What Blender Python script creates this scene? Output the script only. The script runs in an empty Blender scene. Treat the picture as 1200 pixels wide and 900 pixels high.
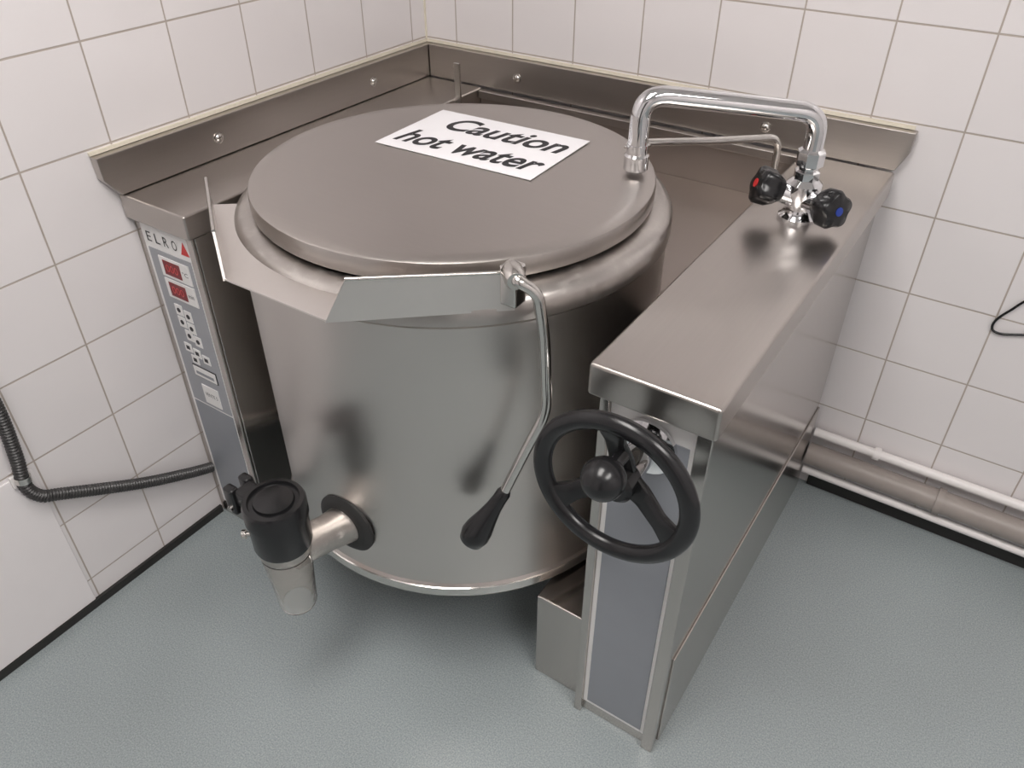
import bpy, bmesh, math, random
from mathutils import Vector, Matrix
random.seed(3)
sc=bpy.context.scene
COL=bpy.context.collection

# ------------------------------------------------------------ materials
def newmat(name):
    m=bpy.data.materials.new(name); m.use_nodes=True
    nt=m.node_tree; b=nt.nodes['Principled BSDF']
    return m,nt,b
def N(nt,t,**kw):
    n=nt.nodes.new(t)
    for k,v in kw.items(): setattr(n,k,v)
    return n
def plain(name,col,rough=.5,metal=0.,spec=.5,bump=0,bscale=60,var=0.0,coat=0,emit=None,trans=0):
    m,nt,b=newmat(name)
    b.inputs['Base Color'].default_value=(*col,1)
    b.inputs['Roughness'].default_value=rough
    b.inputs['Metallic'].default_value=metal
    b.inputs['Specular IOR Level'].default_value=spec
    b.inputs['Coat Weight'].default_value=coat
    b.inputs['Transmission Weight'].default_value=trans
    if emit: 
        b.inputs['Emission Color'].default_value=(*emit[0],1); b.inputs['Emission Strength'].default_value=emit[1]
    tc=N(nt,'ShaderNodeTexCoord')
    if var>0:
        no=N(nt,'ShaderNodeTexNoise'); no.inputs['Scale'].default_value=bscale*.3; no.inputs['Detail'].default_value=4
        nt.links.new(tc.outputs['Object'],no.inputs['Vector'])
        mx=N(nt,'ShaderNodeMix',data_type='RGBA'); mx.inputs[6].default_value=(*[c*(1-var) for c in col],1); mx.inputs[7].default_value=(*[min(1,c*(1+var)) for c in col],1)
        nt.links.new(no.outputs['Fac'],mx.inputs[0]); nt.links.new(mx.outputs[2],b.inputs['Base Color'])
    if bump>0:
        no=N(nt,'ShaderNodeTexNoise'); no.inputs['Scale'].default_value=bscale
        nt.links.new(tc.outputs['Object'],no.inputs['Vector'])
        bp=N(nt,'ShaderNodeBump'); bp.inputs['Strength'].default_value=bump; bp.inputs['Distance'].default_value=.001
        nt.links.new(no.outputs['Fac'],bp.inputs['Height']); nt.links.new(bp.outputs[0],b.inputs['Normal'])
    return m
def steel(name,col=(.42,.39,.37),rough=.3,stretch=(1,1,1),aniso=0,tang=None,rot=0,wob=.0,streak=.08,scale=90,lime=None,warp=.05,blotch=.08,rv=.04):
    m,nt,b=newmat(name)
    b.inputs['Metallic'].default_value=1
    tc=N(nt,'ShaderNodeTexCoord'); mp=N(nt,'ShaderNodeMapping'); mp.inputs['Scale'].default_value=stretch
    nt.links.new(tc.outputs['Object'],mp.inputs['Vector'])
    no=N(nt,'ShaderNodeTexNoise'); no.inputs['Scale'].default_value=scale; no.inputs['Detail'].default_value=5
    nt.links.new(mp.outputs[0],no.inputs['Vector'])
    n2=N(nt,'ShaderNodeTexNoise'); n2.inputs['Scale'].default_value=4; n2.inputs['Detail'].default_value=3; n2.inputs['Roughness'].default_value=.5
    nt.links.new(tc.outputs['Object'],n2.inputs['Vector'])
    mr=N(nt,'ShaderNodeMapRange'); mr.inputs['To Min'].default_value=rough-rv; mr.inputs['To Max'].default_value=rough+rv
    nt.links.new(no.outputs['Fac'],mr.inputs['Value'])
    ad=N(nt,'ShaderNodeMath',operation='MULTIPLY_ADD'); ad.inputs[1].default_value=blotch; ad.inputs[2].default_value=-blotch/2
    nt.links.new(n2.outputs['Fac'],ad.inputs[0])
    a2=N(nt,'ShaderNodeMath',operation='ADD'); nt.links.new(ad.outputs[0],a2.inputs[0]); nt.links.new(mr.outputs[0],a2.inputs[1])
    nt.links.new(a2.outputs[0],b.inputs['Roughness'])
    mx=N(nt,'ShaderNodeMix',data_type='RGBA')
    mx.inputs[6].default_value=(*[c*(1-streak) for c in col],1); mx.inputs[7].default_value=(*[c*(1+streak) for c in col],1)
    nt.links.new(no.outputs['Fac'],mx.inputs[0])
    out=mx.outputs[2]
    if lime:  # limescale: (zmin,zmax,amount,scale)
        sp=N(nt,'ShaderNodeSeparateXYZ'); nt.links.new(tc.outputs['Object'],sp.inputs[0])
        r=N(nt,'ShaderNodeMapRange'); r.inputs['From Min'].default_value=lime[0]; r.inputs['From Max'].default_value=lime[1]
        nt.links.new(sp.outputs['Z'],r.inputs['Value'])
        n3=N(nt,'ShaderNodeTexNoise'); n3.inputs['Scale'].default_value=lime[3]; n3.inputs['Detail'].default_value=8; n3.inputs['Roughness'].default_value=.8
        nt.links.new(tc.outputs['Object'],n3.inputs['Vector'])
        r3=N(nt,'ShaderNodeMapRange'); r3.inputs['From Min'].default_value=.5; r3.inputs['From Max'].default_value=.66
        nt.links.new(n3.outputs['Fac'],r3.inputs['Value'])
        mu=N(nt,'ShaderNodeMath',operation='MULTIPLY'); nt.links.new(r.outputs[0],mu.inputs[0]); nt.links.new(r3.outputs[0],mu.inputs[1])
        m3=N(nt,'ShaderNodeMath',operation='MULTIPLY'); nt.links.new(mu.outputs[0],m3.inputs[0]); m3.inputs[1].default_value=lime[2]
        x=N(nt,'ShaderNodeMix',data_type='RGBA'); nt.links.new(m3.outputs[0],x.inputs[0]); nt.links.new(out,x.inputs[6]); x.inputs[7].default_value=(.62,.58,.54,1)
        out=x.outputs[2]
        mm=N(nt,'ShaderNodeMath',operation='SUBTRACT'); mm.inputs[0].default_value=1; nt.links.new(m3.outputs[0],mm.inputs[1]); nt.links.new(mm.outputs[0],b.inputs['Metallic'])
    nt.links.new(out,b.inputs['Base Color'])
    if aniso:
        b.inputs['Anisotropic'].default_value=aniso; b.inputs['Anisotropic Rotation'].default_value=rot
        tg=N(nt,'ShaderNodeTangent',direction_type='RADIAL',axis=tang or 'Z'); nt.links.new(tg.outputs[0],b.inputs['Tangent'])
    b2=N(nt,'ShaderNodeBump'); b2.inputs['Strength'].default_value=warp; b2.inputs['Distance'].default_value=.006
    n4=N(nt,'ShaderNodeTexNoise'); n4.inputs['Scale'].default_value=2.5; n4.inputs['Detail'].default_value=0
    nt.links.new(tc.outputs['Object'],n4.inputs['Vector']); nt.links.new(n4.outputs['Fac'],b2.inputs['Height'])
    if wob:
        bp=N(nt,'ShaderNodeBump'); bp.inputs['Strength'].default_value=wob; bp.inputs['Distance'].default_value=.002
        nt.links.new(no.outputs['Fac'],bp.inputs['Height']); nt.links.new(bp.outputs[0],b2.inputs['Normal'])
    nt.links.new(b2.outputs[0],b.inputs['Normal'])
    return m
def tilemat(name,axis,off,pitch,row=.186,zoff=.082):
    m,nt,b=newmat(name)
    tc=N(nt,'ShaderNodeTexCoord'); sp=N(nt,'ShaderNodeSeparateXYZ'); nt.links.new(tc.outputs['Object'],sp.inputs[0])
    a=N(nt,'ShaderNodeMath',operation='SUBTRACT'); nt.links.new(sp.outputs[axis],a.inputs[0]); a.inputs[1].default_value=off-pitch*60
    z=N(nt,'ShaderNodeMath',operation='SUBTRACT'); nt.links.new(sp.outputs['Z'],z.inputs[0]); z.inputs[1].default_value=zoff-row*20
    cb=N(nt,'ShaderNodeCombineXYZ'); nt.links.new(a.outputs[0],cb.inputs[0]); nt.links.new(z.outputs[0],cb.inputs[1])
    br=N(nt,'ShaderNodeTexBrick'); br.offset=0; br.squash=1
    nt.links.new(cb.outputs[0],br.inputs['Vector'])
    br.inputs['Scale'].default_value=1; br.inputs['Brick Width'].default_value=pitch; br.inputs['Row Height'].default_value=row
    br.inputs['Mortar Size'].default_value=.0020; br.inputs['Mortar Smooth'].default_value=.3; br.inputs['Bias'].default_value=0
    br.inputs['Color1'].default_value=(.80,.768,.772,1); br.inputs['Color2'].default_value=(.78,.748,.752,1); br.inputs['Mortar'].default_value=(.45,.395,.35,1)
    no=N(nt,'ShaderNodeTexNoise'); no.inputs['Scale'].default_value=2.2; no.inputs['Detail'].default_value=5; nt.links.new(tc.outputs['Object'],no.inputs['Vector'])
    mx=N(nt,'ShaderNodeMix',data_type='RGBA',blend_type='MULTIPLY'); mx.inputs[0].default_value=.08
    nt.links.new(br.outputs['Color'],mx.inputs[6]); nt.links.new(no.outputs['Fac'],mx.inputs[7])
    nt.links.new(mx.outputs[2],b.inputs['Base Color'])
    r=N(nt,'ShaderNodeMapRange'); r.inputs['To Min'].default_value=.18; r.inputs['To Max'].default_value=.8; nt.links.new(br.outputs['Fac'],r.inputs['Value']); nt.links.new(r.outputs[0],b.inputs['Roughness'])
    inv=N(nt,'ShaderNodeMath',operation='SUBTRACT'); inv.inputs[0].default_value=1; nt.links.new(br.outputs['Fac'],inv.inputs[1])
    bp=N(nt,'ShaderNodeBump'); bp.inputs['Strength'].default_value=.6; bp.inputs['Distance'].default_value=.002; nt.links.new(inv.outputs[0],bp.inputs['Height'])
    n2=N(nt,'ShaderNodeTexNoise'); n2.inputs['Scale'].default_value=9; n2.inputs['Detail'].default_value=1; nt.links.new(tc.outputs['Object'],n2.inputs['Vector'])
    b2=N(nt,'ShaderNodeBump'); b2.inputs['Strength'].default_value=.18; b2.inputs['Distance'].default_value=.01; nt.links.new(n2.outputs['Fac'],b2.inputs['Height'])
    nt.links.new(bp.outputs[0],b2.inputs['Normal']); nt.links.new(b2.outputs[0],b.inputs['Normal'])
    return m
def floormat():
    m,nt,b=newmat('vinyl_floor')
    tc=N(nt,'ShaderNodeTexCoord')
    n1=N(nt,'ShaderNodeTexNoise'); n1.inputs['Scale'].default_value=330; n1.inputs['Detail'].default_value=3; nt.links.new(tc.outputs['Object'],n1.inputs['Vector'])
    n2=N(nt,'ShaderNodeTexNoise'); n2.inputs['Scale'].default_value=2.1; n2.inputs['Detail'].default_value=3; n2.inputs['Roughness'].default_value=.5; nt.links.new(tc.outputs['Object'],n2.inputs['Vector'])
    cr=N(nt,'ShaderNodeValToRGB'); cr.color_ramp.elements[0].position=.3; cr.color_ramp.elements[0].color=(.215,.25,.26,1); cr.color_ramp.elements[1].position=.7; cr.color_ramp.elements[1].color=(.385,.43,.435,1)
    nt.links.new(n1.outputs['Fac'],cr.inputs[0])
    mx=N(nt,'ShaderNodeMix',data_type='RGBA',blend_type='MULTIPLY'); mx.inputs[0].default_value=.5
    c2=N(nt,'ShaderNodeValToRGB'); c2.color_ramp.elements[0].position=.25; c2.color_ramp.elements[0].color=(.72,.71,.70,1); c2.color_ramp.elements[1].position=.7; c2.color_ramp.elements[1].color=(1,1,1,1)
    nt.links.new(n2.outputs['Fac'],c2.inputs[0]); nt.links.new(cr.outputs[0],mx.inputs[6]); nt.links.new(c2.outputs[0],mx.inputs[7])
    nt.links.new(mx.outputs[2],b.inputs['Base Color'])
    rr=N(nt,'ShaderNodeMapRange'); rr.inputs['To Min'].default_value=.24; rr.inputs['To Max'].default_value=.36; nt.links.new(n2.outputs['Fac'],rr.inputs['Value']); nt.links.new(rr.outputs[0],b.inputs['Roughness'])
    bp=N(nt,'ShaderNodeBump'); bp.inputs['Strength'].default_value=.1; bp.inputs['Distance'].default_value=.0006; nt.links.new(n1.outputs['Fac'],bp.inputs['Height']); nt.links.new(bp.outputs[0],b.inputs['Normal'])
    return m
M={}
M['steel']=steel('brushed_steel_sheet',(.495,.462,.435),.30,(1,.03,1),scale=220,streak=.04,blotch=.04)
M['steelx']=steel('brushed_steel_x',(.495,.462,.435),.34,(.03,1,1),scale=220,streak=.04,blotch=.04)
M['steelz']=steel('brushed_steel_vertical',(.53,.50,.475),.2,(1,1,.03),scale=70,streak=.02,blotch=.02,rv=.01,warp=.03)
M['inner']=steel('dull_inner_steel',(.42,.375,.345),.42,scale=30,streak=.03)
M['body']=steel('kettle_body_steel',(.66,.62,.59),.29,aniso=.85,tang='Z',scale=8,streak=.01,blotch=.02,warp=.03,rv=.008)
M['rim']=steel('kettle_rim_steel',(.52,.49,.465),.30,scale=60,lime=(.90,.96,.35,45),rv=.02,streak=.03)
M['lid']=steel('kettle_lid_steel',(.50,.467,.442),.34,(.04,1,1),scale=180,streak=.04,blotch=.10)
M['polished']=steel('polished_steel',(.66,.64,.61),.18,scale=40,rv=.02,blotch=.03)
M['wing']=steel('spout_sheet_steel',(.80,.765,.735),.34,scale=40,streak=.02,rv=.02,blotch=.04)
M['valve']=steel('limescaled_steel',(.50,.47,.44),.35,scale=60,wob=.2,lime=(-10,-9,.9,40))
M['clear']=plain('stained_clear_plastic',(.95,.90,.86),.04,trans=.96,bump=.5,bscale=45)
M['chrome']=plain('chrome',(.78,.78,.79),.06,1)
M['black']=plain('black_plastic',(.010,.010,.011),.25,0,.5,.05,200)
M['blackm']=plain('black_rubber',(.02,.02,.02),.6)
M['hose']=plain('grey_black_conduit',(.035,.034,.034),.38)
M['panel']=plain('grey_control_panel',(.255,.27,.295),.4,var=.04)
M['panell']=plain('light_grey_control_panel',(.33,.34,.365),.4,var=.04)
M['white']=plain('white_print',(.80,.79,.78),.5)
M['paper']=plain('laminated_paper',(.86,.85,.87),.4)
M['ink']=plain('black_ink',(.012,.012,.015),.5)
M['red']=plain('red_print',(.60,.03,.03),.4)
M['redglass']=plain('red_display',(.20,.01,.015),.12)
M['blue']=plain('blue_marker',(.012,.04,.28),.4)
M['pipew']=plain('white_painted_pipe',(.78,.75,.74),.35)
M['pipeg']=plain('grey_plastic_pipe',(.30,.265,.245),.4,var=.1)
M['plaster']=plain('white_smooth_panel',(.80,.77,.775),.45,var=.02)
M['ceil']=plain('ceiling_paint',(.80,.79,.78),.8)
M['seal']=plain('cream_sealant',(.72,.67,.56),.5,var=.1)
M['skirt']=plain('black_skirting',(.018,.017,.016),.5)
M['added_door']=plain('added_dark_door',(.06,.055,.05),.5,var=.1)  # for the door added to darken reflections in the steel
M['light']=plain('light_diffuser',(.9,.9,.9),.6,emit=((1,.96,.93),14.2))
M['floor']=floormat()

# ------------------------------------------------------------ geometry helpers
def empty(name,loc=(0,0,0)):
    e=bpy.data.objects.new(name,None); e.empty_display_size=.05; e.location=loc; COL.objects.link(e); return e
def finish(me,name,mat,parent,smooth=True,ang=35):
    o=bpy.data.objects.new(name,me); COL.objects.link(o)
    if mat: me.materials.append(mat)
    if smooth:
        me.polygons.foreach_set('use_smooth',[True]*len(me.polygons))
        me.set_sharp_from_angle(angle=math.radians(ang))
    if parent: 
        o.parent=parent; o.matrix_parent_inverse=parent.matrix_basis.inverted()
    return o
def hard(bm,bev,seg=2):
    r=bmesh.ops.bevel(bm,geom=bm.edges[:],offset=bev,segments=seg,profile=.5,affect='EDGES')
def addwn(o):
    m=o.modifiers.new('wn','WEIGHTED_NORMAL'); m.keep_sharp=True; m.weight=80
    return o
def box(name,lo,hi,mat,parent=None,bev=0,seg=2):
    bm=bmesh.new(); bmesh.ops.create_cube(bm,size=1)
    for v in bm.verts: v.co=Vector([(lo[i]+hi[i])/2+v.co[i]*(hi[i]-lo[i]) for i in range(3)])
    if bev: hard(bm,bev,seg)
    me=bpy.data.meshes.new(name); bm.to_mesh(me); bm.free()
    return addwn(finish(me,name,mat,parent,ang=60 if bev else 30))
def prism(name,poly,axis,a,b,mat,parent=None,bev=0):
    bm=bmesh.new(); oth=[i for i in range(3) if i!=axis]
    def P(p,t):
        c=[0,0,0]; c[axis]=t; c[oth[0]]=p[0]; c[oth[1]]=p[1]; return c
    A=[bm.verts.new(P(p,a)) for p in poly]; B=[bm.verts.new(P(p,b)) for p in poly]
    n=len(poly); bm.faces.new(A); bm.faces.new(B[::-1])
    for i in range(n): bm.faces.new([A[i],B[i],B[(i+1)%n],A[(i+1)%n]])
    bmesh.ops.recalc_face_normals(bm,faces=bm.faces[:])
    if bev: hard(bm,bev)
    me=bpy.data.meshes.new(name); bm.to_mesh(me); bm.free()
    return addwn(finish(me,name,mat,parent,ang=20 if not bev else 50))
def lathe(name,prof,origin,mat,parent=None,axis=(0,0,1),seg=48,ang=35,rmod=None):
    ax=Vector(axis).normalized(); q=Vector((0,0,1)).rotation_difference(ax)
    bm=bmesh.new(); rings=[]
    for (r,z) in prof:
        if r<1e-6: rings.append([bm.verts.new(Vector(origin)+q@Vector((0,0,z)))])
        else:
            R=[]
            for i in range(seg):
                t=2*math.pi*i/seg; rr=r*(rmod(t,z) if rmod else 1)
                R.append(bm.verts.new(Vector(origin)+q@Vector((rr*math.cos(t),rr*math.sin(t),z))))
            rings.append(R)
    for a,b in zip(rings[:-1],rings[1:]):
        if len(a)==1 and len(b)==1: continue
        for i in range(seg):
            j=(i+1)%seg
            if len(a)==1: bm.faces.new([a[0],b[i],b[j]])
            elif len(b)==1: bm.faces.new([a[i],a[j],b[0]])
            else: bm.faces.new([a[i],a[j],b[j],b[i]])
    bmesh.ops.recalc_face_normals(bm,faces=bm.faces[:])
    me=bpy.data.meshes.new(name); bm.to_mesh(me); bm.free()
    return finish(me,name,mat,parent,ang=ang)
def smoothpath(pts,n=8):
    P=[Vector(p) for p in pts]; out=[]
    for i in range(len(P)-1):
        p0=P[max(i-1,0)];p1=P[i];p2=P[i+1];p3=P[min(i+2,len(P)-1)]
        for k in range(n):
            t=k/n
            out.append(.5*((2*p1)+(p2-p0)*t+(2*p0-5*p1+4*p2-p3)*t*t+(-p0+3*p1-3*p2+p3)*t**3))
    out.append(P[-1]); return out
def fillet(pts,rad,n=8):
    P=[Vector(p) for p in pts]; out=[P[0]]
    for i in range(1,len(P)-1):
        r=rad[i] if isinstance(rad,(list,dict)) else rad
        a=(P[i-1]-P[i]);b=(P[i+1]-P[i]); d=min(r,a.length*.49,b.length*.49)
        A=P[i]+a.normalized()*d;B=P[i]+b.normalized()*d
        for k in range(n+1):
            t=k/n; out.append(A*(1-t)**2+P[i]*2*t*(1-t)+B*t*t)
    out.append(P[-1]); return out
def tube(name,path,rad,mat,parent=None,seg=14,cap=True):
    P=[Vector(p) for p in path]; bm=bmesh.new(); rings=[]; up=None
    for i,p in enumerate(P):
        t=(P[min(i+1,len(P)-1)]-P[max(i-1,0)]).normalized()
        if up is None:
            up=Vector((0,0,1)) if abs(t.z)<.9 else Vector((1,0,0))
        u=(up-t*up.dot(t)).normalized(); w=t.cross(u); up=u
        r=rad(i/(len(P)-1)) if callable(rad) else (rad[i] if isinstance(rad,list) else rad)
        rings.append([bm.verts.new(p+(u*math.cos(2*math.pi*k/seg)+w*math.sin(2*math.pi*k/seg))*r) for k in range(seg)])
    for a,b in zip(rings[:-1],rings[1:]):
        for i in range(seg): bm.faces.new([a[i],a[(i+1)%seg],b[(i+1)%seg],b[i]])
    if cap: bm.faces.new(rings[0][::-1]); bm.faces.new(rings[-1])
    bmesh.ops.recalc_face_normals(bm,faces=bm.faces[:])
    me=bpy.data.meshes.new(name); bm.to_mesh(me); bm.free()
    return finish(me,name,mat,parent,ang=50)
def flatpoly(name,pts,th,mat,parent,off=-1):
    bm=bmesh.new(); bm.faces.new([bm.verts.new(p) for p in pts]); bmesh.ops.triangulate(bm,faces=bm.faces[:])
    me=bpy.data.meshes.new(name); bm.to_mesh(me); bm.free()
    o=finish(me,name,mat,parent,smooth=False); s=o.modifiers.new('t','SOLIDIFY'); s.thickness=th; s.offset=off
    return o
def text(name,body,mx,mat,parent,w=None,h=None,size=1,off=0,shear=0):
    """flat lettering; w = target width of the whole line, h = target height of the glyphs"""
    cu=bpy.data.curves.new(name,'FONT'); cu.body=body; cu.size=size; cu.shear=shear; cu.offset=off; cu.fill_mode='FRONT'
    t=bpy.data.objects.new(name+'_c',cu); COL.objects.link(t)
    bpy.context.view_layer.update()
    me=bpy.data.meshes.new_from_object(t.evaluated_get(bpy.context.evaluated_depsgraph_get()))
    bpy.data.objects.remove(t)
    xs=[v.co.x for v in me.vertices]; ys=[v.co.y for v in me.vertices]
    sx=(w/(max(xs)-min(xs))) if w else 1; sy=(h/(max(ys)-min(ys))) if h else 1
    me.transform(mx@Matrix.Diagonal((sx,sy,1,1))@Matrix.Translation((-min(xs),-min(ys),0))); me.name=name; me.materials.clear()
    return finish(me,name,mat,parent,smooth=False)

# ------------------------------------------------------------ room shell
RX,RY,RZ=3.5,-3.7,2.6
box('floor',(-.1,RY-.1,-.1),(RX+.1,.1,0),M['floor'])
box('ceiling',(-.1,RY-.1,RZ),(RX+.1,.1,RZ+.1),M['ceil'])
tl=tilemat('white_wall_tiles_left','Y',-.060,.1845); tb=tilemat('white_wall_tiles_back','X',.105,.1815)
box('wall_left',(-.1,RY-.1,0),(0,.1,RZ),tl)
box('wall_back',(0,0,0),(RX+.1,.1,RZ),tb)
box('wall_right',(RX,RY-.1,0),(RX+.1,0,RZ),tl)
box('wall_front',(0,RY-.1,0),(RX,RY,RZ),tb)
d=empty('added_door_1')  # unseen door added behind the camera, gives the steel dark stripes to reflect
box('added_door_leaf',(1.5,RY,0.01),(2.4,RY+.04,2.05),M['added_door'],d,.004)
box('added_door_frame_left',(1.42,RY,0),(1.5,RY+.06,2.13),M['plaster'],d,.004)
box('added_door_frame_right',(2.4,RY,0),(2.48,RY+.06,2.13),M['plaster'],d,.004)
box('added_door_frame_top',(1.5,RY,2.05),(2.4,RY+.06,2.13),M['plaster'],d,.004)
tube('added_door_handle',fillet([(1.58,RY+.03,1.02),(1.58,RY+.09,1.02),(1.69,RY+.09,1.02)],.02),.01,M['chrome'],d)
box('baseboard_left',(0,RY,0),(.008,-.99,.022),M['skirt'])
box('baseboard_back',(1.285,-.012,0),(RX,0,.04),M['skirt'],bev=.003)
box('trim_1',(0,RY,.022),(.005,-1.362,.445),M['plaster'],bev=.002)
box('trim_2',(0,-1.035,1.001),(.006,0,1.008),M['seal'])
box('trim_3',(0,-.006,1.001),(1.285,0,1.008),M['seal'])
box('trim_4',(0,-.004,1.0),(.004,0,RZ),M['seal'])
for k,(x,y) in enumerate(((.95,-1.75),(2.45,-1.75))):
    c=empty('ceiling_light')
    box('housing',(x-.32,y-.63,RZ-.05),(x+.32,y+.63,RZ),M['plaster'],c,.004)
    box('diffuser',(x-.29,y-.6,RZ-.058),(x+.29,y+.6,RZ-.05),M['light'],c)

# ------------------------------------------------------------ upstand / splashback
def screw(p,ax,par):
    lathe('screw_washer',[(0,0),(.012,0),(.012,.0015),(.009,.002),(.008,.004),(.005,.006),(0,.0065)],p,M['polished'],par,ax,24)
u=empty('steel_splashback')
prism('upstand',[(-1.035,1.0),(-1.033,.955),(-1.005,.9165),(-.002,.9165),(-.002,1.0)],0,.002,.024,M['steel'],u,.0015)
screw((.024,-.254,.955),(1,0,0),u); screw((.024,-.755,.958),(1,0,0),u)
u=empty('steel_splashback')
prism('upstand',[(0.026,.9165),(1.272,.9165),(1.29,.955),(1.292,1.0),(0.026,1.0)],1,-.024,-.002,M['steelx'],u,.0015)
screw((.317,-.024,.955),(0,-1,0),u); screw((.985,-.024,.955),(0,-1,0),u)
u=empty('steel_back_panel')
box('panel',(.207,-.036,.0),(1.074,-.026,.905),M['inner'],u,.001)
box('flange',(.207,-.048,.892),(1.074,-.026,.912),M['steelx'],u,.002)
dk=[(.207,-.037,.80),(.207,-.62,.78)]+[(.628+.418*math.cos(math.radians(a)),-.706+.418*math.sin(math.radians(a)),.78) for a in range(165,14,-5)]+[(1.074,-.62,.78),(1.074,-.037,.80)]
flatpoly('rear_deck',dk,.003,M['inner'],u)

# ------------------------------------------------------------ left control cabinet
c=empty('control_cabinet')
box('housing',(.004,-.985,0),(.195,-.034,.87),M['steelz'],c,.003)
box('top_cap',(.004,-1.003,.862),(.205,-.026,.915),M['steel'],c,.005)
box('panel_surround',(.022,-.9875,.05),(.172,-.985,.852),M['white'],c,.0008)
box('panel_face',(.032,-.989,.40),(.166,-.9872,.80),M['panell'],c,.0006)
box('panel_face_lower',(.032,-.989,.055),(.166,-.9872,.395),M['panel'],c,.0006)
RX90=Matrix.Rotation(math.radians(90),4,'X')
def onface(x,y,z): return Matrix.Translation((x,y,z))@RX90
for i,ch in enumerate('ELRO'): text('brand_letter',ch,onface(.036+i*.027,-.9882,.815),M['ink'],c,.015,.022)
prism('brand_triangle',[(.142,.812),(.168,.812),(.155,.842)],1,-.9882,-.9876,M['red'],c)
for z in (.765,.713):
    box('display_bezel',(.060,-.991,z-.0235),(.156,-.9888,z+.0235),M['white'],c,.0006)
    box('display_window',(.072,-.992,z-.017),(.126,-.9909,z+.017),M['redglass'],c,.0005)
    text('display_digits','000',onface(.080,-.9923,z-.008),M['red'],c,.038,.017)
    text('display_unit','°C' if z>.75 else 'min',onface(.131,-.9914,z-.005),M['ink'],c,.018,.010)
for (x,z) in ((.078,.66),(.106,.652),(.078,.629),(.106,.621),(.116,.59),(.09,.597)):
    box('button_pad',(x-.012,-.9905,z-.0135),(x+.012,-.9888,z+.0135),M['white'],c,.0006)
    lathe('button_mark',[(0,0),(.006,0),(.006,.0005),(0,.0006)],(x,-.9904,z),M['ink'],c,(0,-1,0),12)
for (x,z) in ((.072,.56),(.100,.553),(.128,.545),(.086,.531)):
    box('symbol_pad',(x-.012,-.9905,z-.0115),(x+.012,-.9888,z+.0115),M['white'],c,.0006)
    box('symbol_mark',(x-.006,-.9908,z-.005),(x+.006,-.9904,z+.005),M['ink'],c)
box('slot_frame',(.068,-.9905,.483),(.148,-.9888,.515),M['ink'],c,.0006)
box('slot',(.070,-.9912,.485),(.146,-.9904,.513),M['white'],c,.0006)
box('slot_bar',(.078,-.9916,.492),(.138,-.9908,.500),M['panel'],c,.0003)
box('rating_label',(.081,-.9905,.408),(.137,-.9888,.462),M['white'],c,.0006)
text('rating_text','VENTE 5',onface(.088,-.9908,.432),M['ink'],c,.042,.010)
box('front_edge_strip',(.176,-.9925,.03),(.195,-.985,.86),M['steelz'],c,.002)

# ------------------------------------------------------------ right cabinet
r=empty('steel_side_cabinet')
box('housing',(1.086,-.95,0),(1.262,-.03,.86),M['steelz'],r,.002)
box('top_cap',(1.076,-.99,.858),(1.276,-.026,.915),M['steel'],r,.006,3)
box('front_edge_left',(1.084,-.962,0),(1.1,-.95,.858),M['steelz'],r,.002)
box('front_edge_right',(1.24,-.962,0),(1.264,-.95,.858),M['steelz'],r,.002)
box('front_panel_white',(1.1,-.9535,.035),(1.24,-.949,.84),M['white'],r,.001)
box('front_panel_grey',(1.11,-.9555,.045),(1.232,-.953,.80),M['panel'],r,.001)
box('side_skirt',(1.2615,-.93,0.0),(1.266,-.03,.28),M['steelz'],r,.002)
box('kettle_support_pedestal',(.966,-.93,0),(1.084,-.2,.255),M['steelz'],r,.003)

# ------------------------------------------------------------ kettle
K=(.628,-.706,0)
k=empty('tilting_kettle')
lathe('body',[(.0,.262),(.36,.262),(.385,.268),(.398,.285),(.402,.292),(.402,.316),(.398,.322),(.398,.914),(.395,.9155),(.395,.9185),(.4,.92),(.4,.948),(.396,.956),(.386,.962),(.36,.966),(.35,.966),(.35,.95),(0,.95)],K,M['body'],k,seg=128,ang=30)
lathe('rim_ring',[(.401,.919),(.4035,.921),(.4035,.948),(.399,.957),(.387,.9645),(.362,.9685),(.355,.968)],K,M['rim'],k,seg=128)
lathe('seam_band',[(.399,.317),(.4045,.314),(.4045,.294),(.399,.289)],K,M['polished'],k,seg=128)
lathe('trunnion_left',[(0,0),(.05,0),(.05,.04),(0,.04)],(.198,-.706,.62),M['polished'],k,(1,0,0),32)
lathe('trunnion_right',[(0,0),(.04,0),(.04,.058),(0,.058)],(1.024,-.706,.62),M['polished'],k,(1,0,0),32)
lathe('lid',[(0,.972),(.355,.972),(.366,.976),(.3675,.979),(.3675,1.002),(.366,1.0075),(.362,1.010),(.34,1.0115),(.2,1.0125),(0,1.013)],K,M['lid'],k,seg=128,ang=40)
# pouring spout
A=(.516,-1.157);B=(.732,-1.157);D=(.935,-.968);C=(.287,-.99)
zf=.957
arc=[(K[0]+.392*math.cos(t),K[1]+.392*math.sin(t)) for t in [math.radians(a) for a in range(-40,-141,-5)]]
flatpoly('spout_floor',[(x,y,zf) for x,y in arc]+[(*C,zf),(*A,zf-.004),(*B,zf-.004),(*D,zf-.008)],.003,M['wing'],k)
def L(a,b,t): return (a[0]+(b[0]-a[0])*t,a[1]+(b[1]-a[1])*t)
for nm,P0,P1 in (('spout_wing_right',B,D),('spout_wing_left',A,C)):
    q=L(P0,P1,.13)
    flatpoly(nm,[(*P0,zf-.008),(*P1,zf-.014),(*P1,1.006),(*q,1.016)],.004,M['wing'],k,0)
    tube(nm+'_rolled_edge',[(*q,1.0165),(*P1,1.0065)],.0032,M['polished'],k,10)
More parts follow.
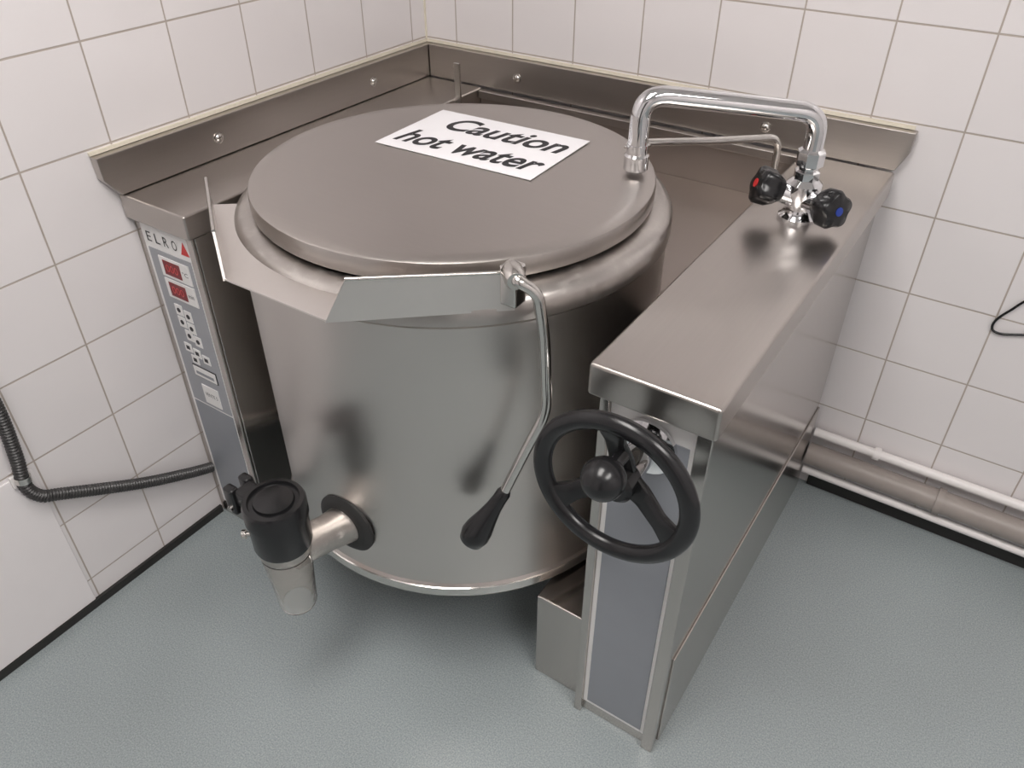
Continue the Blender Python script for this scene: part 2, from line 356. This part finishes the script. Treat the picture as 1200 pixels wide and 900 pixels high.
# lever
lathe('lever_pivot',[(0,-.02),(.013,-.02),(.016,-.014),(.016,.012),(.013,.018),(0,.018)],(.955,-1.0,1.022),M['polished'],k,(.7,-.714,0),24)
box('lever_bracket',(.918,-.985,.955),(.948,-.955,1.02),M['polished'],k,.004)
lp=fillet([(.955,-1.0,1.022),(.968,-1.013,1.024),(.992,-.996,1.005),(.999,-.986,.93),(1.006,-.983,.79),(.985,-1.0,.725),(.955,-1.03,.622)],.03,6)
tube('lever_rod',lp,.0088,M['polished'],k,16)
a=Vector((.957,-1.028,.628)); ax=(Vector((.912,-1.073,.515))-a)
lathe('lever_knob',[(0,0),(.010,0),(.0125,.006),(.0125,.02),(.014,.04),(.019,.068),(.0245,.092),(.026,.108),(.022,.124),(.012,.132),(0,.134)],a,M['black'],k,ax,32,50)
# lid arm and rear post
tube('lid_arm',fillet([(1.058,-.161,.80),(1.058,-.161,.988),(.97,-.285,1.0),(.862,-.43,1.018)],.03,6),.0075,M['polished'],k)
box('lid_arm_clamp',(.845,-.455,1.009),(.885,-.415,1.018),M['polished'],k,.003)
box('lid_arm_bearing',(1.035,-.19,.74),(1.073,-.13,.90),M['steelz'],k,.003)
box('hinge_post',(.284,-.25,.90),(.300,-.244,1.04),M['polished'],k,.001)
box('hinge_rail',(.207,-.25,.86),(.42,-.238,.905),M['polished'],k,.002)

# ------------------------------------------------------------ sign
s=empty('caution_sign')
Rz=Matrix.Rotation(math.radians(1.6),4,'Z')
T=Matrix.Translation((.605,-.583,1.0140))@Rz
o=box('paper_sheet',(-.176,-.112,0),(.176,.112,.0012),M['paper'],s)
o.data.transform(T)
text('caution_text','Caution',T@Matrix.Translation((-.112,.018,.0016)),M['ink'],s,.272,.070,off=.022,shear=.25)
text('hot_water_text','hot water',T@Matrix.Translation((-.158,-.083,.0016)),M['ink'],s,.322,.070,off=.022,shear=.25)

# ------------------------------------------------------------ drain valve
v=empty('drain_valve')
vx,vy=.616,-1.235
lathe('body_flange',[(0,0),(.066,0),(.066,.006),(.058,.012),(.05,.014),(.04,.014),(0,.014)],(.637,-1.1,.428),M['blackm'],v,(0,-1,0),48)
tube('inlet_pipe',[(.637,-1.105,.430),(.630,-1.15,.437),(.616,-1.225,.45)],[.040,.035,.036],M['valve'],v,28)
lathe('outlet_tube',[(.030,.318),(.034,.316),(.036,.322),(.041,.40),(.044,.43),(.046,.46),(.044,.46),(.040,.41),(.032,.325),(.030,.318)],(vx,vy,0),M['clear'],v,seg=40)
lathe('valve_body',[(0,.435),(.010,.437),(.018,.448),(.038,.456),(.047,.466),(.047,.515),(0,.515)],(vx,vy,0),M['valve'],v,seg=40)
lathe('cap',[(.046,.483),(.05,.483),(.052,.49),(.052,.55),(.055,.553),(.055,.583),(.052,.590),(.045,.591),(.043,.585),(.036,.585),(.034,.590),(.026,.592),(0,.592)],(vx,vy,0),M['black'],v,seg=48)
box('handle_arm',(vx-.085,vy-.02,.543),(vx-.045,vy+.02,.580),M['black'],v,.006)
box('handle_lug_a',(vx-.105,vy-.026,.523),(vx-.08,vy-.008,.583),M['black'],v,.005)
box('handle_lug_b',(vx-.105,vy+.008,.523),(vx-.08,vy+.026,.583),M['black'],v,.005)
lathe('handle_pin',[(0,0),(.006,0),(.006,.06),(0,.06)],(vx-.092,vy-.03,.538),M['polished'],v,(0,1,0),16)
lathe('clamp_screw',[(0,0),(.005,0),(.005,.014),(.009,.014),(.009,.021),(0,.021)],(vx-.04,vy-.028,.505),M['polished'],v,(-.8,-.6,0),16)

# ------------------------------------------------------------ handwheel
w=empty('handwheel')
wc=Vector((1.167,-1.068,.779))
bm=bmesh.new(); R1=.1155; S=96; s2=20
rings=[]
for i in range(S):
    t=2*math.pi*i/S; ring=[]
    for j in range(s2):
        p=2*math.pi*j/s2; cc=math.cos(p);ss=math.sin(p)
        rr=R1+.0145*cc; yy=.0125*ss
        ring.append(bm.verts.new(wc+Vector((rr*math.cos(t),yy,rr*math.sin(t)))))
    rings.append(ring)
for i in range(S):
    for j in range(s2): bm.faces.new([rings[i][j],rings[(i+1)%S][j],rings[(i+1)%S][(j+1)%s2],rings[i][(j+1)%s2]])
bmesh.ops.recalc_face_normals(bm,faces=bm.faces[:]); me=bpy.data.meshes.new('rim'); bm.to_mesh(me); bm.free(); finish(me,'rim',M['black'],w)
for n_,a in enumerate((95,215,335)):
    t=math.radians(a); dr=Vector((math.cos(t),0,math.sin(t))); tn=Vector((-math.sin(t),0,math.cos(t)))
    bm=bmesh.new(); secs=[]
    for f_,wd,dy in ((.0,.022,.03),(.3,.018,.026),(.7,.015,.010),(1.0,.022,.0)):
        cpt=wc+dr*(.012+f_*.095)+Vector((0,dy,0))
        secs.append([bm.verts.new(cpt+tn*sx*wd+Vector((0,sy*.006,0))) for sx,sy in ((-1,-1),(1,-1),(1,1),(-1,1))])
    for a_,b_ in zip(secs[:-1],secs[1:]):
        for i in range(4): bm.faces.new([a_[i],a_[(i+1)%4],b_[(i+1)%4],b_[i]])
    bm.faces.new(secs[0]); bm.faces.new(secs[-1][::-1]); bmesh.ops.recalc_face_normals(bm,faces=bm.faces[:])
    bmesh.ops.bevel(bm,geom=bm.edges[:],offset=.003,segments=2,profile=.5,affect='EDGES')
    me=bpy.data.meshes.new('spoke'); bm.to_mesh(me); bm.free(); finish(me,'spoke_%d'%(n_+1),M['black'],w)
lathe('hub',[(0,-.005),(.024,-.005),(.028,0),(.028,.03),(.022,.036),(0,.036)],wc+Vector((0,.035,0)),M['black'],w,(0,-1,0),32)
lathe('shaft',[(0,0),(.048,0),(.048,.008),(.036,.012),(.024,.014),(.022,.085),(0,.085)],wc+Vector((0,.112,0)),M['chrome'],w,(0,-1,0),32)
kb=wc+Vector((.006,.008,.060))
lathe('grip_stem',[(0,0),(.010,0),(.010,.035),(0,.035)],kb,M['black'],w,(0,-1,0),20)
lathe('grip_ball',[(0,0)]+[(.031*math.sin(math.pi*i/16),.031-.031*math.cos(math.pi*i/16)) for i in range(1,16)]+[(0,.062)],kb+Vector((0,-.024,0)),M['black'],w,(0,-1,0),32)

# ------------------------------------------------------------ mixer tap
t=empty('mixer_tap')
tx,ty=1.172,-.36
lathe('base',[(0,.9152),(.036,.9152),(.036,.922),(.030,.928),(.026,.94),(.029,.955),(.034,.967),(.032,.985),(.02,.996),(0,.996)],(tx,ty,0),M['chrome'],t,seg=40)
lathe('swivel_nuts',[(.016,.985),(.023,.99),(.023,1.008),(.018,1.012),(.018,1.016),(.025,1.02),(.025,1.045),(.018,1.05),(0,1.05)],(tx,ty,0),M['chrome'],t,seg=8,ang=25)
out=Vector((.920,-.555)); dv=(out-Vector((tx,ty)))
sp=fillet([(tx,ty,1.03),(tx,ty,1.112),(tx+dv.x*.5,ty+dv.y*.5,1.133),(tx+dv.x,ty+dv.y,1.152),(tx+dv.x,ty+dv.y,1.06)],{1:.04,2:.05,3:.085},10)
tube('swan_neck',sp,.0175,M['chrome'],t,24)
lathe('outlet_nozzle',[(.012,1.020),(.019,1.018),(.022,1.022),(.022,1.046),(.019,1.05),(.019,1.066),(0,1.066)],(out.x,out.y,0),M['chrome'],t,seg=32)
for sgn,colm,nm,dr in ((-1,'red','hot',(-.80,-.50,.32)),(1,'blue','cold',(.80,-.48,.12))):
    dr=Vector(dr).normalized()
    p0=Vector((tx,ty,.954))
    lathe(nm+'_valve_neck',[(0,0),(.020,0),(.020,.045),(.015,.05),(0,.05)],p0,M['chrome'],t,dr,24)
    lathe(nm+'_knob',[(0,.042),(.019,.042),(.025,.049),(.032,.063),(.033,.086),(.029,.092),(.015,.094),(0,.094)],p0,M['black'],t,dr,60,50,rmod=lambda a,z:1+.10*math.cos(5*a) if z>.045 else 1)
    lathe(nm+'_marker',[(0,.0935),(.008,.0935),(.008,.0955),(0,.096)],p0,M[colm],t,dr,24)

# ------------------------------------------------------------ pipes
def clip(parent,x,y,z,rr,mat):
    lathe('pipe_clip',[(rr,-.008),(rr+.005,-.008),(rr+.005,.008),(rr,.008)],(x,y,z),mat,parent,(1,0,0),24)
    box('clip_foot',(x-.006,y,z-.006),(x+.006,-.0005,z+.006),mat,parent)
for (y,z,rr,mt,clips) in ((-.022,.192,.012,'pipew',(1.43,2.2)),(-.042,.133,.030,'pipeg',()),(-.045,.078,.011,'pipew',(1.9,))):
    p=empty('wall_pipe')
    tube('pipe',[(1.27,y,z),(1.8,y,z),(2.6,y,z),(RX,y,z)],rr,M[mt],p,20)
    for x in clips: clip(p,x,y,z,rr,M[mt])
    if not clips:
        for x in (1.6,2.6): clip(p,x,y,z,rr,M[mt])
# conduit
cd=empty('flexible_conduit')
pp=smoothpath([(.02,-1.42,.95),(.02,-1.385,.75),(.02,-1.375,.62),(.02,-1.383,.50),(.02,-1.392,.43),(.02,-1.375,.385),(.02,-1.335,.358),(.02,-1.18,.262),(.02,-1.06,.200),(.02,-.993,.170)],14)
pts=[pp[0]]; step=.0035; acc=0
for a,b in zip(pp[:-1],pp[1:]):
    Ls=(b-a).length; d0=step-acc
    while d0<=Ls: pts.append(a+(b-a)*(d0/Ls)); d0+=step
    acc=Ls-(d0-step)
tube('corrugated_hose',pts,[.0138 if i%2 else .0108 for i in range(len(pts))],M['hose'],cd,14)
box('hose_clip',(0.005,-1.41,.425),(.012,-1.37,.455),M['pipew'],cd,.002)
tube('clip_band',[(.02,-1.389,.452),(.02,-1.391,.438)],.0155,M['polished'],cd,20)
cb=empty('power_cable')
tube('cable',smoothpath([(2.1,-.006,.75),(1.75,-.006,.745),(1.62,-.006,.715),(1.575,-.006,.665),(1.556,-.006,.625),(1.575,-.006,.607),(1.66,-.006,.63),(1.85,-.006,.66),(2.1,-.006,.7)],8),.0028,M['black'],cb,8)
box('socket_box',(2.08,-.03,.66),(2.24,-.0005,.79),M['plaster'],cb,.004)

# ------------------------------------------------------------ camera / world
cam=bpy.data.cameras.new('camera'); cam.sensor_width=36; cam.lens=933/1200*36; cam.clip_start=.02
co=bpy.data.objects.new('camera',cam); COL.objects.link(co); co.location=(1.496,-1.816,1.57)
co.rotation_euler=(math.radians(53),0,math.radians(33.7)); sc.camera=co
wd=bpy.data.worlds.new('world'); sc.world=wd; wd.use_nodes=True; wd.node_tree.nodes['Background'].inputs[0].default_value=(.5,.5,.5,1); wd.node_tree.nodes['Background'].inputs[1].default_value=.3
sc.view_settings.view_transform='Standard'
sc.view_settings.exposure=0
